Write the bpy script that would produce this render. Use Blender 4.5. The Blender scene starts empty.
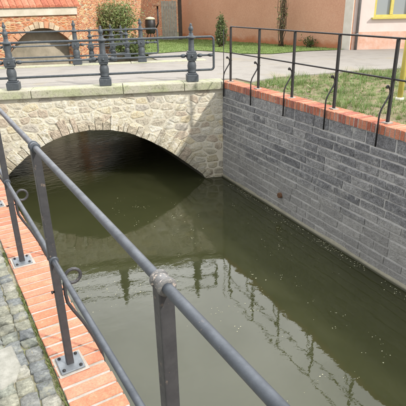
import bpy, bmesh, math, random
from mathutils import Vector, Matrix, noise
random.seed(7)
R = random.Random(11)
rad = math.radians
col = bpy.context.scene.collection
scene = bpy.context.scene
PI = math.pi

# ------------------------------------------------------------------ materials
def newmat(name):
    m = bpy.data.materials.new(name); m.use_nodes = True
    nt = m.node_tree; b = nt.nodes['Principled BSDF']
    return m, nt, b
def N(nt, typ, **kw):
    n = nt.nodes.new(typ)
    for k, v in kw.items():
        if k in n.inputs.keys(): n.inputs[k].default_value = v
        else: setattr(n, k, v)
    return n
def ramp(nt, src, stops, interp='LINEAR'):
    r = nt.nodes.new('ShaderNodeValToRGB'); r.color_ramp.interpolation = interp
    el = r.color_ramp.elements
    while len(el) < len(stops): el.new(0.5)
    for e, (p, c) in zip(el, stops):
        e.position = p; e.color = (c[0], c[1], c[2], 1) if not isinstance(c, (int, float)) else (c, c, c, 1)
    nt.links.new(src, r.inputs[0]); return r.outputs[0]
def coords(nt, scale=(1, 1, 1), rot=0.0):
    t = nt.nodes.new('ShaderNodeTexCoord'); mp = nt.nodes.new('ShaderNodeMapping')
    mp.inputs['Scale'].default_value = scale; mp.inputs['Rotation'].default_value = (0, 0, rot)
    nt.links.new(t.outputs['Object'], mp.inputs['Vector']); return mp.outputs[0]
def noi(nt, vec, scale, detail=4, rough=.6, dist=0):
    n = N(nt, 'ShaderNodeTexNoise'); n.inputs['Scale'].default_value = scale; n.inputs['Detail'].default_value = detail
    n.inputs['Roughness'].default_value = rough; n.inputs['Distortion'].default_value = dist
    nt.links.new(vec, n.inputs['Vector']); return n.outputs['Fac']
def mixc(nt, fac, a, b, mode='MIX'):
    m = nt.nodes.new('ShaderNodeMix'); m.data_type = 'RGBA'; m.blend_type = mode
    for sock, v in ((m.inputs[0], fac), (m.inputs[6], a), (m.inputs[7], b)):
        if hasattr(v, 'is_output'): nt.links.new(v, sock)
        elif isinstance(v, (int, float)): sock.default_value = v if sock.type == 'VALUE' else (v, v, v, 1)
        else: sock.default_value = (v[0], v[1], v[2], 1)
    return m.outputs[2]
def bump(nt, h, strength, dist=.01, prev=None):
    b = nt.nodes.new('ShaderNodeBump'); b.inputs['Strength'].default_value = strength; b.inputs['Distance'].default_value = dist
    nt.links.new(h, b.inputs['Height'])
    if prev is not None: nt.links.new(prev, b.inputs['Normal'])
    return b.outputs[0]
def mapr(nt, src, a, b_):
    r = nt.nodes.new('ShaderNodeMapRange'); r.inputs[1].default_value = a; r.inputs[2].default_value = b_; nt.links.new(src, r.inputs[0]); return r.outputs[0]
def island(nt):
    g = nt.nodes.new('ShaderNodeNewGeometry'); return g.outputs['Random Per Island']
def simple(name, c1, c2=None, scale=8, rough=.8, metal=0, bs=.2, bd=.01, detail=5):
    m, nt, b = newmat(name); v = coords(nt)
    n = noi(nt, v, scale, detail)
    c2 = c2 or tuple(x * .75 for x in c1)
    nt.links.new(ramp(nt, n, [(.3, c2), (.7, c1)]), b.inputs['Base Color'])
    b.inputs['Roughness'].default_value = rough; b.inputs['Metallic'].default_value = metal
    if bs: nt.links.new(bump(nt, noi(nt, v, scale * 4, 4), bs, bd), b.inputs['Normal'])
    return m
def stone_mat(name, palette, stain=None, blotch=3.0, grain=60, rough=.9, bs=.6, bd=.012, con=.5, low=None):
    """random colour per stone, blotches, grain, pits"""
    m, nt, b = newmat(name); v = coords(nt)
    n = len(palette)
    base = ramp(nt, island(nt), [(i / n, c) for i, c in enumerate(palette)], 'CONSTANT')
    n1 = noi(nt, v, blotch * 4, 6, .65); n2 = noi(nt, v, grain, 5, .7)
    c = mixc(nt, con, base, ramp(nt, n1, [(.3, .30), (.5, .5), (.72, .74)]), 'OVERLAY')
    c = mixc(nt, con, c, ramp(nt, n2, [(.3, .2), (.7, .8)]), 'OVERLAY')
    if stain:
        c = mixc(nt, ramp(nt, noi(nt, v, stain[1], 5, .6), [(stain[2], 0), (stain[2] + .14, 1)]), c, stain[0])
    if low:   # lime bloom or algae rising from the water line: (colour, height, noise scale)
        sx = nt.nodes.new('ShaderNodeSeparateXYZ'); nt.links.new(v, sx.inputs[0])
        mth = nt.nodes.new('ShaderNodeMath'); mth.operation = 'MULTIPLY_ADD'; mth.inputs[1].default_value = -low[1] * 2.4
        nt.links.new(noi(nt, v, low[2], 5, .65), mth.inputs[0]); nt.links.new(sx.outputs[2], mth.inputs[2])
        c = mixc(nt, ramp(nt, mth.outputs[0], [(0, .75), (low[1] * .35, 0)]) if False else ramp(nt, mth.outputs[0], [(0.0, .42), (.3, 0)]), c, low[0])
    nt.links.new(c, b.inputs['Base Color']); b.inputs['Roughness'].default_value = rough
    h = bump(nt, n1, bs, bd * 2); h = bump(nt, n2, bs, bd * .5, h)
    nt.links.new(h, b.inputs['Normal'])
    b.inputs['Specular IOR Level'].default_value = .3
    return m

M = {}
M['bridge_stone'] = stone_mat('cream rubble stone', [(.66, .61, .48), (.61, .56, .44), (.70, .66, .54), (.66, .58, .41), (.55, .50, .40), (.71, .67, .56), (.63, .58, .47), (.55, .47, .37), (.69, .63, .48), (.53, .49, .42), (.67, .62, .50)],
                              stain=((.37, .34, .28), 6, .60), con=.55, grain=38, blotch=2.4, bs=1.0, bd=.02, low=((.20, .19, .14), .35, 3))
M['ring_stone'] = stone_mat('arch ring stone', [(.67, .62, .49), (.61, .56, .44), (.70, .65, .53), (.50, .42, .33), (.57, .52, .42), (.68, .62, .48), (.50, .44, .34)], stain=((.27, .25, .18), 7, .58), con=.8, grain=38, blotch=2.4, bs=1.0, bd=.02, low=((.20, .19, .14), .35, 3))
M['grey_stone'] = stone_mat('grey quarry stone', [(.20, .203, .212), (.24, .243, .25), (.28, .282, .285), (.17, .173, .182), (.22, .223, .23), (.26, .262, .265), (.20, .203, .212), (.31, .31, .31)],
                            stain=((.42, .42, .405), 9, .57), grain=60, blotch=4, bs=.9, bd=.014, con=.85, low=((.46, .45, .42), .45, 3.5))
M['brick'] = stone_mat('orange red clinker brick', [(.44, .16, .095), (.49, .20, .125), (.38, .13, .08), (.53, .235, .155), (.45, .17, .105), (.34, .125, .09)], grain=90, bs=.35, bd=.005, stain=((.50, .33, .25), 14, .60), con=.6)
M['brick_pale'] = stone_mat('salmon paving brick', [(.45, .185, .11), (.48, .205, .13), (.42, .165, .095), (.50, .23, .15), (.46, .19, .115), (.38, .155, .095)], grain=120, blotch=4, bs=.2, bd=.003, stain=((.48, .31, .23), 16, .62), con=.42)
M['mill_ring'] = stone_mat('mill arch stone', [(.52, .40, .28), (.50, .30, .19), (.56, .46, .33), (.46, .36, .25), (.52, .27, .16)], stain=((.40, .30, .2), 6, .58))
M['cobble'] = stone_mat('blue grey paving setts', [(.15, .16, .155), (.20, .205, .185), (.18, .19, .16), (.25, .245, .21), (.14, .15, .15), (.22, .22, .175), (.17, .175, .165)], grain=70, blotch=5, stain=((.28, .275, .21), 12, .57), con=.7, bs=.35)
M['slab'] = simple('pale granite slab', (.34, .335, .30), (.20, .20, .17), 16, .85, bs=.5)

def mortar(name, c1, c2, sc=9):
    return simple(name, c1, c2, sc, .95, bs=.6, bd=.01)
M['mortar_cream'] = mortar('cream lime mortar', (.70, .66, .55), (.52, .48, .38), 5)
M['mortar_grey'] = mortar('pale grey mortar', (.56, .555, .54), (.42, .42, .41), 7)
M['mortar_white'] = mortar('white mortar', (.47, .43, .39), (.27, .245, .21))
m, nt, b = newmat('stained concrete footing'); v = coords(nt)
sx = nt.nodes.new('ShaderNodeSeparateXYZ'); nt.links.new(v, sx.inputs[0])
c = mixc(nt, noi(nt, v, 5, 6, .7), (.12, .12, .085), (.40, .375, .29))
c = mixc(nt, ramp(nt, sx.outputs[2], [(.018, 1), (.045, 0)]), c, (.05, .05, .03)); nt.links.new(c, b.inputs['Base Color']); b.inputs['Roughness'].default_value = .8
nt.links.new(bump(nt, noi(nt, v, 25, 5), .6, .01), b.inputs['Normal']); M['footing'] = m
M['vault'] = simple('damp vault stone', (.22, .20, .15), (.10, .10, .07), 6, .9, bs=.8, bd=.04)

# lichen covered cap stones
m, nt, b = newmat('lichen sandstone cap'); v = coords(nt)
c = mixc(nt, ramp(nt, noi(nt, v, 3.2, 6, .65), [(.42, 0), (.60, 1)]), (.42, .40, .32), (.36, .375, .24))
c = mixc(nt, .6, c, ramp(nt, noi(nt, v, 40, 5), [(.3, .35), (.7, .65)]), 'OVERLAY')
c = mixc(nt, ramp(nt, noi(nt, v, 11, 5, .7), [(.54, 0), (.68, .8)]), c, (.18, .18, .125))
nt.links.new(c, b.inputs['Base Color']); b.inputs['Roughness'].default_value = .95
nt.links.new(bump(nt, noi(nt, v, 45, 5), .5, .01), b.inputs['Normal']); M['cap'] = m

def iron(name, c, c2, rough=.45, wear=None, wsc=30, wth=.62):
    m, nt, b = newmat(name); v = coords(nt)
    n = noi(nt, v, 25, 6, .7)
    col_ = ramp(nt, n, [(.3, c2), (.7, c)])
    if wear:
        col_ = mixc(nt, ramp(nt, noi(nt, v, wsc, 6, .7), [(wth, 0), (wth + .07, 1)]), col_, wear)
    nt.links.new(col_, b.inputs['Base Color'])
    nt.links.new(ramp(nt, n, [(.3, rough + .12), (.7, rough - .05)]), b.inputs['Roughness'])
    b.inputs['Metallic'].default_value = .25
    nt.links.new(bump(nt, noi(nt, v, 140, 4), .18, .002), b.inputs['Normal'])
    return m
M['iron_grey'] = iron('graphite micaceous paint', (.078, .09, .108), (.048, .056, .068), .48, wear=(.19, .165, .145), wsc=48, wth=.66)
M['iron_post'] = iron('dark graphite painted post', (.066, .066, .071), (.040, .040, .044), .5, wear=(.17, .135, .11), wsc=38, wth=.62)
M['iron_blue'] = iron('slate blue cast iron paint', (.092, .106, .120), (.055, .066, .077), .55, wear=(.19, .19, .18), wsc=22, wth=.62)
M['iron_dark'] = iron('dark brown iron', (.035, .034, .036), (.02, .02, .021), .55, wear=(.10, .07, .05), wsc=12, wth=.68)
M['iron_worn'] = iron('peeled paint over rust', (.20, .20, .20), (.08, .08, .08), .55, wear=(.50, .43, .38), wsc=130, wth=.55)
M['plate'] = iron('zinc grey base plate', (.19, .21, .23), (.13, .145, .16), .5)
M['rust'] = simple('rusty pipe iron', (.20, .10, .05), (.09, .045, .025), 30, .9)

# water: turbid olive canal water
m, nt, b = newmat('olive canal water'); v = coords(nt)
c = ramp(nt, noi(nt, v, .8, 3), [(.3, (.033, .036, .015)), (.7, (.041, .044, .019))])
nt.links.new(c, b.inputs['Base Color']); b.inputs['Roughness'].default_value = .02; b.inputs['IOR'].default_value = 1.41
nt.nodes['Principled BSDF'].subsurface_method = 'BURLEY'; b.inputs['Subsurface Weight'].default_value = 1; b.inputs['Subsurface Radius'].default_value = (.9, 1.0, .6); b.inputs['Subsurface Scale'].default_value = .85
v2 = coords(nt, (1.0, 1.7, 1), rad(25))
n1 = noi(nt, v2, 9, 3, .5, .6); n2 = noi(nt, v, 2.2, 2, .5)
sx = nt.nodes.new('ShaderNodeSeparateXYZ'); nt.links.new(v, sx.inputs[0])
h = bump(nt, n2, .08, .05); h = bump(nt, n1, .032, .02, h)
vf = coords(nt, (.55, 1.6, 1), rad(15)); nf = noi(nt, vf, 7, 4, .55, .8)   # livelier water where the stream leaves the mill
hf = nt.nodes.new('ShaderNodeBump'); hf.inputs['Distance'].default_value = .04; nt.links.new(nf, hf.inputs['Height']); nt.links.new(h, hf.inputs['Normal'])
nt.links.new(ramp(nt, mapr(nt, sx.outputs[1], 8.0, 11.5), [(0, 0), (1, .55)]), hf.inputs['Strength']); h = hf.outputs[0]
nt.links.new(h, b.inputs['Normal']); M['water'] = m

def ground_mat(name, stops, sc, grain=60, bs=.5, bd=.01, stain=None):
    m, nt, b = newmat(name); v = coords(nt)
    c = ramp(nt, noi(nt, v, sc, 7, .65), stops)
    c = mixc(nt, .5, c, ramp(nt, noi(nt, v, grain, 5, .75), [(.3, .3), (.7, .7)]), 'OVERLAY')
    if stain: c = mixc(nt, ramp(nt, noi(nt, v, stain[1], 5), [(stain[2], 0), (stain[2] + .12, 1)]), c, stain[0])
    nt.links.new(c, b.inputs['Base Color']); b.inputs['Roughness'].default_value = .95
    b.inputs['Specular IOR Level'].default_value = .2
    nt.links.new(bump(nt, noi(nt, v, grain, 6, .7), bs, bd), b.inputs['Normal']); return m
M['soil'] = ground_mat('dry soil with dead grass', [(.3, (.17, .13, .085)), (.45, (.25, .20, .135)), (.55, (.17, .18, .08)), (.7, (.10, .14, .045))], 3.5)
M['joint'] = ground_mat('mossy sand joints', [(.3, (.10, .12, .045)), (.48, (.24, .225, .15)), (.7, (.34, .32, .25))], 9)
M['lawn'] = ground_mat('lawn soil', [(.3, (.12, .18, .05)), (.6, (.18, .25, .08)), (.8, (.28, .27, .13))], 2)
M['road'] = ground_mat('pale dusty asphalt', [(.3, (.265, .248, .225)), (.5, (.305, .288, .265)), (.7, (.235, .22, .20))], 1.6, 70, .5, .008, stain=((.30, .27, .21), .9, .56))
M['far'] = ground_mat('far ground', [(.3, (.10, .13, .05)), (.7, (.20, .19, .11))], .2)

# pink render
m, nt, b = newmat('weathered salmon render'); v = coords(nt)
c = ramp(nt, noi(nt, v, .9, 6, .6), [(.3, (.57, .31, .205)), (.7, (.65, .37, .255))])
c = mixc(nt, .4, c, ramp(nt, noi(nt, v, 24, 5), [(.3, .35), (.7, .65)]), 'OVERLAY')
sx = nt.nodes.new('ShaderNodeSeparateXYZ'); nt.links.new(v, sx.inputs[0])
mth = nt.nodes.new('ShaderNodeMath'); mth.operation = 'MULTIPLY_ADD'; mth.inputs[1].default_value = .55; nt.links.new(noi(nt, v, 2.2, 5, .6), mth.inputs[0]); nt.links.new(sx.outputs[2], mth.inputs[2])
c = mixc(nt, ramp(nt, mth.outputs[0], [(.48, 1), (.62, 0)]), c, (.50, .20, .10))
c = mixc(nt, ramp(nt, noi(nt, v, 1.6, 6, .7), [(.62, 0), (.70, .6)]), c, (.58, .40, .31))
nt.links.new(c, b.inputs['Base Color']); b.inputs['Roughness'].default_value = .95
nt.links.new(bump(nt, noi(nt, v, 30, 5), .5, .01), b.inputs['Normal']); M['pink'] = m
M['facade'] = simple('pinkish white render', (.72, .62, .58), (.64, .54, .50), 2, .9, bs=.3)
M['plinth'] = simple('flaking terracotta plinth', (.60, .33, .23), (.68, .50, .42), 5, .95, bs=.5)
M['white'] = simple('off white render', (.76, .72, .66), (.66, .62, .55), 6, .9)
M['yellow'] = simple('yellow paint', (.62, .54, .15), (.52, .44, .10), 10, .6, bs=.1)
M['zinc'] = simple('weathered zinc pipe', (.26, .25, .25), (.18, .17, .17), 6, .5, metal=.5)
M['wood'] = simple('silver grey weathered boards', (.44, .42, .38), (.28, .27, .245), 9, .95, bs=.6)
M['darkwood'] = simple('dark brown timber', (.10, .075, .06), (.055, .04, .035), 9, .9)
M['tile'] = stone_mat('clay roof tile', [(.42, .15, .09), (.36, .12, .075), (.47, .19, .12)], grain=40, bs=.3)
M['plaster_old'] = simple('dirty lime plaster', (.62, .57, .48), (.46, .42, .33), 4, .95, bs=.5)
M['old_stone'] = simple('pale old ashlar', (.40, .35, .27), (.22, .20, .15), 3.5, .95, bs=.6)
M['base_stone'] = simple('grey damp base stone', (.36, .355, .33), (.22, .22, .20), 3, .9, bs=.8)
M['trunk'] = simple('bark', (.14, .10, .07), (.08, .06, .04), 20, .95, bs=.8)
M['grill'] = simple('blackened steel', (.05, .05, .055), (.03, .03, .03), 10, .5, metal=.5)
M['enamel'] = simple('cream enamel', (.50, .49, .38), (.38, .37, .25), 6, .5)
M['rooft'] = M['tile']
m, nt, b = newmat('window glass'); b.inputs['Base Color'].default_value = (.30, .33, .35, 1); b.inputs['Roughness'].default_value = .08; M['glass'] = m

# old rubble/brick mix wall
m, nt, b = newmat('crumbling brick and rubble'); v = coords(nt)
tc = nt.nodes.new('ShaderNodeTexCoord'); mp = nt.nodes.new('ShaderNodeMapping'); mp.inputs['Scale'].default_value = (1, 1, 2.6)
nt.links.new(tc.outputs['Object'], mp.inputs[0])
w = noi(nt, v, 4, 4)
dv = nt.nodes.new('ShaderNodeMix'); dv.data_type = 'VECTOR'; dv.inputs[0].default_value = .10
nt.links.new(mp.outputs[0], dv.inputs[4])
nz = N(nt, 'ShaderNodeTexNoise'); nz.inputs['Scale'].default_value = 3; nt.links.new(v, nz.inputs['Vector']); nt.links.new(nz.outputs['Color'], dv.inputs[5])
vo = nt.nodes.new('ShaderNodeTexVoronoi'); vo.inputs['Scale'].default_value = 9; nt.links.new(dv.outputs[1], vo.inputs['Vector'])
vd = nt.nodes.new('ShaderNodeTexVoronoi'); vd.feature = 'DISTANCE_TO_EDGE'; vd.inputs['Scale'].default_value = 9; nt.links.new(dv.outputs[1], vd.inputs['Vector'])
sep = nt.nodes.new('ShaderNodeSeparateColor'); nt.links.new(vo.outputs['Color'], sep.inputs[0])
c = ramp(nt, sep.outputs[0], [(0, (.50, .19, .085)), (.22, (.56, .27, .13)), (.4, (.44, .17, .09)), (.55, (.60, .38, .20)), (.7, (.52, .22, .12)), (.86, (.56, .46, .30)), (.94, (.30, .17, .11))], 'CONSTANT')
c = mixc(nt, ramp(nt, vd.outputs[0], [(.02, 1), (.07, 0)]), c, (.52, .37, .25))
c = mixc(nt, .5, c, ramp(nt, noi(nt, v, 30, 5), [(.3, .3), (.7, .7)]), 'OVERLAY')
nt.links.new(c, b.inputs['Base Color']); b.inputs['Roughness'].default_value = .95
h = bump(nt, vd.outputs[0], .8, .05); nt.links.new(bump(nt, noi(nt, v, 25, 5), .6, .02, h), b.inputs['Normal']); M['rubble_wall'] = m

def leafmat(name, pal, rough=.6, trans=.25):
    m, nt, b = newmat(name)
    nt.links.new(ramp(nt, island(nt), [(i / len(pal), c) for i, c in enumerate(pal)], 'CONSTANT'), b.inputs['Base Color'])
    b.inputs['Roughness'].default_value = rough
    out = nt.nodes['Material Output']; tr = nt.nodes.new('ShaderNodeBsdfTranslucent'); mx = nt.nodes.new('ShaderNodeMixShader'); mx.inputs[0].default_value = trans
    nt.links.new(ramp(nt, island(nt), [(i / len(pal), c) for i, c in enumerate(pal)], 'CONSTANT'), tr.inputs[0])
    nt.links.new(b.outputs[0], mx.inputs[1]); nt.links.new(tr.outputs[0], mx.inputs[2]); nt.links.new(mx.outputs[0], out.inputs[0]); return m
M['grass'] = leafmat('grass blades', [(.12, .18, .04), (.16, .22, .06), (.09, .14, .03), (.22, .24, .09), (.14, .20, .05), (.34, .29, .16)])
M['drygrass'] = leafmat('dry grass blades', [(.28, .27, .15), (.15, .25, .065), (.12, .20, .05), (.17, .26, .08), (.14, .22, .06), (.18, .25, .08)])
M['lawngrass'] = leafmat('lawn blades', [(.17, .26, .07), (.21, .30, .09), (.14, .22, .06), (.27, .31, .13)])
M['leaf_olive'] = leafmat('willow leaves', [(.19, .25, .085), (.24, .28, .11), (.15, .21, .065), (.32, .29, .15), (.13, .19, .06)])
M['leaf_dark'] = leafmat('conifer leaves', [(.10, .15, .05), (.13, .18, .065), (.08, .12, .04), (.17, .20, .08)], trans=.1)
M['leaf_broom'] = leafmat('broom stems', [(.24, .28, .11), (.30, .31, .16), (.20, .24, .09), (.36, .31, .19)], trans=.15)
M['leaf_mid'] = leafmat('tree leaves', [(.08, .12, .03), (.11, .16, .045), (.06, .09, .025), (.14, .19, .06)])
M['fleck'] = simple('petals and foam', (.55, .53, .40), (.35, .36, .22), 40, .8, bs=0)

# ------------------------------------------------------------------ mesh helpers
class MB:
    def __init__(s): s.v = []; s.f = []; s.sm = []
    def add(s, vs, fs, smooth=False):
        o = len(s.v); s.v += [tuple(p) for p in vs]
        for f in fs: s.f.append([i + o for i in f]); s.sm.append(smooth)
    def obox(s, c, ax, ay, az, hx, hy, hz, jit=0):
        c = Vector(c); vs = []
        for k in (-1, 1):
            for j in (-1, 1):
                for i in (-1, 1):
                    p = c + Vector(ax) * (hx * i) + Vector(ay) * (hy * j) + Vector(az) * (hz * k)
                    if jit: p += Vector((R.uniform(-jit, jit), R.uniform(-jit, jit), R.uniform(-jit, jit)))
                    vs.append(p)
        s.add(vs, [(0, 2, 3, 1), (4, 5, 7, 6), (0, 1, 5, 4), (2, 6, 7, 3), (0, 4, 6, 2), (1, 3, 7, 5)])
    def box(s, x0, x1, y0, y1, z0, z1, jit=0):
        s.obox(((x0 + x1) / 2, (y0 + y1) / 2, (z0 + z1) / 2), (1, 0, 0), (0, 1, 0), (0, 0, 1), (x1 - x0) / 2, (y1 - y0) / 2, (z1 - z0) / 2, jit)
    def tube(s, pts, r, n=12, smooth=True, caps=True):
        pts = [Vector(p) for p in pts]; rs = r if isinstance(r, (list, tuple)) else [r] * len(pts)
        t0 = (pts[1] - pts[0]).normalized(); u = t0.orthogonal().normalized(); vs = []
        for i, p in enumerate(pts):
            if i == 0: t = t0
            elif i == len(pts) - 1: t = (pts[i] - pts[i - 1]).normalized()
            else: t = ((pts[i + 1] - p).normalized() + (p - pts[i - 1]).normalized()).normalized()
            u = (u - t * u.dot(t)).normalized(); w = t.cross(u)
            for k in range(n):
                a = 2 * PI * k / n; vs.append(p + (u * math.cos(a) + w * math.sin(a)) * rs[i])
        fs = []
        for i in range(len(pts) - 1):
            for k in range(n):
                a = i * n + k; b_ = i * n + (k + 1) % n; fs.append((a, b_, b_ + n, a + n))
        s.add(vs, fs, smooth)
        if caps:
            o = len(s.v) - len(vs); s.f.append([o + k for k in range(n)][::-1]); s.sm.append(False)
            s.f.append([o + len(vs) - n + k for k in range(n)]); s.sm.append(False)
    def lathe(s, base, prof, n=16, axis=(0, 0, 1), smooth=True, square=False, rot=0):
        axis = Vector(axis).normalized(); u = axis.orthogonal().normalized() if abs(axis.z) < .99 else Vector((1, 0, 0)); w = axis.cross(u); b_ = Vector(base); vs = []
        for (r, z) in prof:
            for k in range(n):
                a = 2 * PI * (k + .5 * (n == 4)) / n + rot; rr = max(r, 1e-4); vs.append(b_ + axis * z + (u * math.cos(a) + w * math.sin(a)) * rr)
        fs = []
        for i in range(len(prof) - 1):
            for k in range(n): fs.append((i * n + k, i * n + (k + 1) % n, (i + 1) * n + (k + 1) % n, (i + 1) * n + k))
        fs.append(list(range(n))[::-1]); fs.append([(len(prof) - 1) * n + k for k in range(n)])
        s.add(vs, fs, smooth)
    def prism(s, poly, z0, z1):  # poly of (x,y)
        n = len(poly); s.add([(x, y, z0) for x, y in poly] + [(x, y, z1) for x, y in poly],
            [tuple(range(n))[::-1], tuple(range(n, 2 * n))] + [(i, (i + 1) % n, (i + 1) % n + n, i + n) for i in range(n)])
    def slabpoly(s, poly3, nrm, th):  # arbitrary planar polygon extruded along nrm
        n = len(poly3); nv = Vector(nrm) * th
        s.add([Vector(p) for p in poly3] + [Vector(p) + nv for p in poly3],
            [tuple(range(n))[::-1], tuple(range(n, 2 * n))] + [(i, (i + 1) % n, (i + 1) % n + n, i + n) for i in range(n)])

org = {}
def link(o, parent=None):
    col.objects.link(o)
    if parent is not None: o.parent = parent
def mesh(name, mb, mat, parent=None, bev=0, seg=1, label=None):
    off = org.get(parent.name, Vector((0, 0, 0))) if parent is not None else Vector((0, 0, 0))
    me = bpy.data.meshes.new(name)
    me.from_pydata([Vector(p) - off for p in mb.v], [], mb.f)
    me.polygons.foreach_set('use_smooth', mb.sm)
    me.materials.append(mat)
    bm = bmesh.new(); bm.from_mesh(me); 
    if len(bm.faces) < 60000: bmesh.ops.recalc_face_normals(bm, faces=bm.faces)
    bm.to_mesh(me); bm.free()
    me.update()
    o = bpy.data.objects.new(name, me); link(o, parent); org[o.name] = off
    if bev:
        md = o.modifiers.new('bevel', 'BEVEL'); md.width = bev; md.segments = seg; md.limit_method = 'ANGLE'; md.angle_limit = rad(40)
    if label: o['label'] = label
    return o
def tag(o, label, cat, group=None, kind=None):
    o['label'] = label; o['category'] = cat
    if group: o['group'] = group
    if kind: o['kind'] = kind
    return o
def empty(name, loc, label, cat, group=None):
    o = bpy.data.objects.new(name, None); link(o); o.location = loc; o.empty_display_size = .2; org[o.name] = Vector(loc)
    return tag(o, label, cat, group)
def struct(o): o['kind'] = 'structure'; return o
def copy_tree(o, parent=None, loc=None):
    c = o.copy(); col.objects.link(c)
    if parent: c.parent = parent
    if loc is not None: c.location = loc
    for ch in list(o.children): copy_tree(ch, c)
    return c

# ------------------------------------------------------------------ key geometry (metres; camera stands at x=0, y=0)
ZW = -1.83                                   # water level
TA = math.tan(rad(4.268)); XR = 4.758        # right railing line
def xrail(y): return XR + (y - 4) * TA
def xwall(y): return xrail(y) - .12          # face of the right canal wall
WD = Vector((math.sin(rad(4.268)), math.cos(rad(4.268)), 0)); WN = Vector((WD.y, -WD.x, 0))   # along wall, away from water
XL = .2995                                   # left railing line
BL0, BL1 = .23, .441                         # brick edging of left bank
ag = rad(-20.45); E = Vector((math.cos(ag), math.sin(ag), 0)); NN = Vector((-E.y, E.x, 0)); UP = Vector((0, 0, 1))
G0 = Vector((0, 9.646, 0))
def BR(t, z, off=0): return G0 + E * t + NN * off + UP * z   # off 0 = front railing line, -.15 = front face
FO = -.15
GAP = 3.586
ZC = .08                                     # top of right coping and of bridge cap
TW = None
# t where bridge face meets right wall
def face_hit(off):
    lo, hi = 3, 8
    for _ in range(40):
        mid = (lo + hi) / 2; p = BR(mid, 0, off)
        if p.x < xwall(p.y): lo = mid
        else: hi = mid
    return lo
TR = face_hit(FO); TL = (.441 + .0524) / E.x + 0.0
TL = (BL1 - NN.x * FO) / E.x

arch = [(.62, -2.4), (.80, -1.95), (.92, -1.74), (1.13, -1.49), (1.4, -1.24), (1.65, -1.06), (2.0, -.87), (2.37, -.745), (2.74, -.70), (3.12, -.72), (3.48, -.80), (3.85, -.98), (4.23, -1.22), (4.61, -1.52), (4.90, -1.77), (5.1, -2.4)]
def az(t):
    if t <= arch[0][0] or t >= arch[-1][0]: return -2.4
    for (a, za), (b_, zb) in zip(arch, arch[1:]):
        if a <= t <= b_: return za + (zb - za) * (t - a) / (b_ - a)
    return -2.4

# ------------------------------------------------------------------ ground, road, water
YF = 15.0                                    # canal disappears under the mill wall here
def poly_obj(name, pts, z, mat, th=None):
    mb = MB()
    if th: mb.prism(pts, z - th, z)
    else: mb.add([(x, y, z) for x, y in pts], [tuple(range(len(pts)))])
    return struct(mesh(name, mb, mat))
SB = 600
poly_obj('ground', [(-SB, -SB), (BL0 - .001, -SB), (BL0 - .001, YF + 1.2), (-SB, YF + 1.2)], -.016, M['joint'])
poly_obj('ground', [(xwall(-40) + .2, -SB), (SB, -SB), (SB, YF + 1.2), (xwall(YF + 1.2) + .2, YF + 1.2), (xwall(-40) + .2, -40)], .05, M['soil'])
poly_obj('ground', [(-SB, YF + 1.2), (SB, YF + 1.2), (SB, SB), (-SB, SB)], .05, M['far'])
mb = MB(); mb.add([(-.4, -60, ZW), (9, -60, ZW), (9, YF + 1.6, ZW), (-.4, YF + 1.6, ZW)], [(0, 1, 2, 3)])
struct(mesh('canal_water', mb, M['water']))
mb = MB(); mb.box(-.4, 9, -60, YF + 1.6, ZW - 1.0, ZW - .9); struct(mesh('canal_bed', mb, M['footing']))
# road: crosses the bridge, runs off right in front of the houses
f0, f1 = BR(-14, 0, .22), BR(TR + .35, 0, .22)
b0, b1 = BR(-14, 0, GAP - .18), BR(TR + .25, 0, GAP - .18)
road = [(f0.x, f0.y), (f1.x, f1.y), (5.35, 7.35), (6.1, 7.5), (7.0, 7.35), (7.9, 7.2), (9.3, 6.85), (14, 5.9), (26, 2.5), (30, 7), (12.4, 9.82), (11.25, 10.5), (9.95, 11.1), (8.75, 11.15), (8.1, 11.8), (7.95, 12.8), (7.6, 13.6), (6.0, 13.6), (5.75, 12.8), (5.55, 11.9), (b1.x, b1.y), (b0.x, b0.y)]
poly_obj('road', road, .075, M['road'], .13)
# lawn behind
lawn = [(5.8, 13.2), (6.2, 13.4), (7.6, 13.4), (7.9, 12.6), (8.0, 11.7), (8.7, 11.0), (9.9, 11.0), (11.1, 10.55), (10.85, 13.3), (9.9, 18.4), (9.2, 20.0), (5.7, 15.8), (5.5, 14.5)]
lawn_c = [(x, y) for x, y in lawn]
poly_obj('lawn_ground', lawn_c, .092, M['lawn'])
bank_poly = [(xrail(-12) + .12, -12), (14, -12), (14, 5.7), (9.3, 6.75), (7.9, 7.1), (7.0, 7.25), (6.1, 7.38), (5.35, 7.25), (xrail(7.2) + .12, 7.2)]

def inpoly(x, y, P):
    c = False; j = len(P) - 1
    for i in range(len(P)):
        if (P[i][1] > y) != (P[j][1] > y) and x < (P[j][0] - P[i][0]) * (y - P[i][1]) / (P[j][1] - P[i][1]) + P[i][0]: c = not c
        j = i
    return c
# undulating soil of the right bank
mb = MB(); nx, ny = 70, 110; x0, x1, y0, y1 = 4.3, 14, -12, 7.6
idx = {}
for j in range(ny + 1):
    for i in range(nx + 1):
        x = x0 + (x1 - x0) * i / nx; y = y0 + (y1 - y0) * j / ny
        x = max(x, xrail(y) + .11)
        z = .055 + .035 * noise.noise(Vector((x * 1.3, y * 1.3, 0))) + .02 * noise.noise(Vector((x * 5, y * 5, 2)))
        edge = 1.0 if inpoly(x, y, bank_poly) else 0
        z = z if edge else .03
        idx[i, j] = len(mb.v); mb.v.append((x, y, z))
for j in range(ny):
    for i in range(nx):
        a = [idx[i, j], idx[i + 1, j], idx[i + 1, j + 1], idx[i, j + 1]]
        if mb.v[a[1]][0] - mb.v[a[0]][0] > 1e-4: mb.f.append(a); mb.sm.append(True)
struct(mesh('bank_soil', mb, M['soil']))

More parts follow.
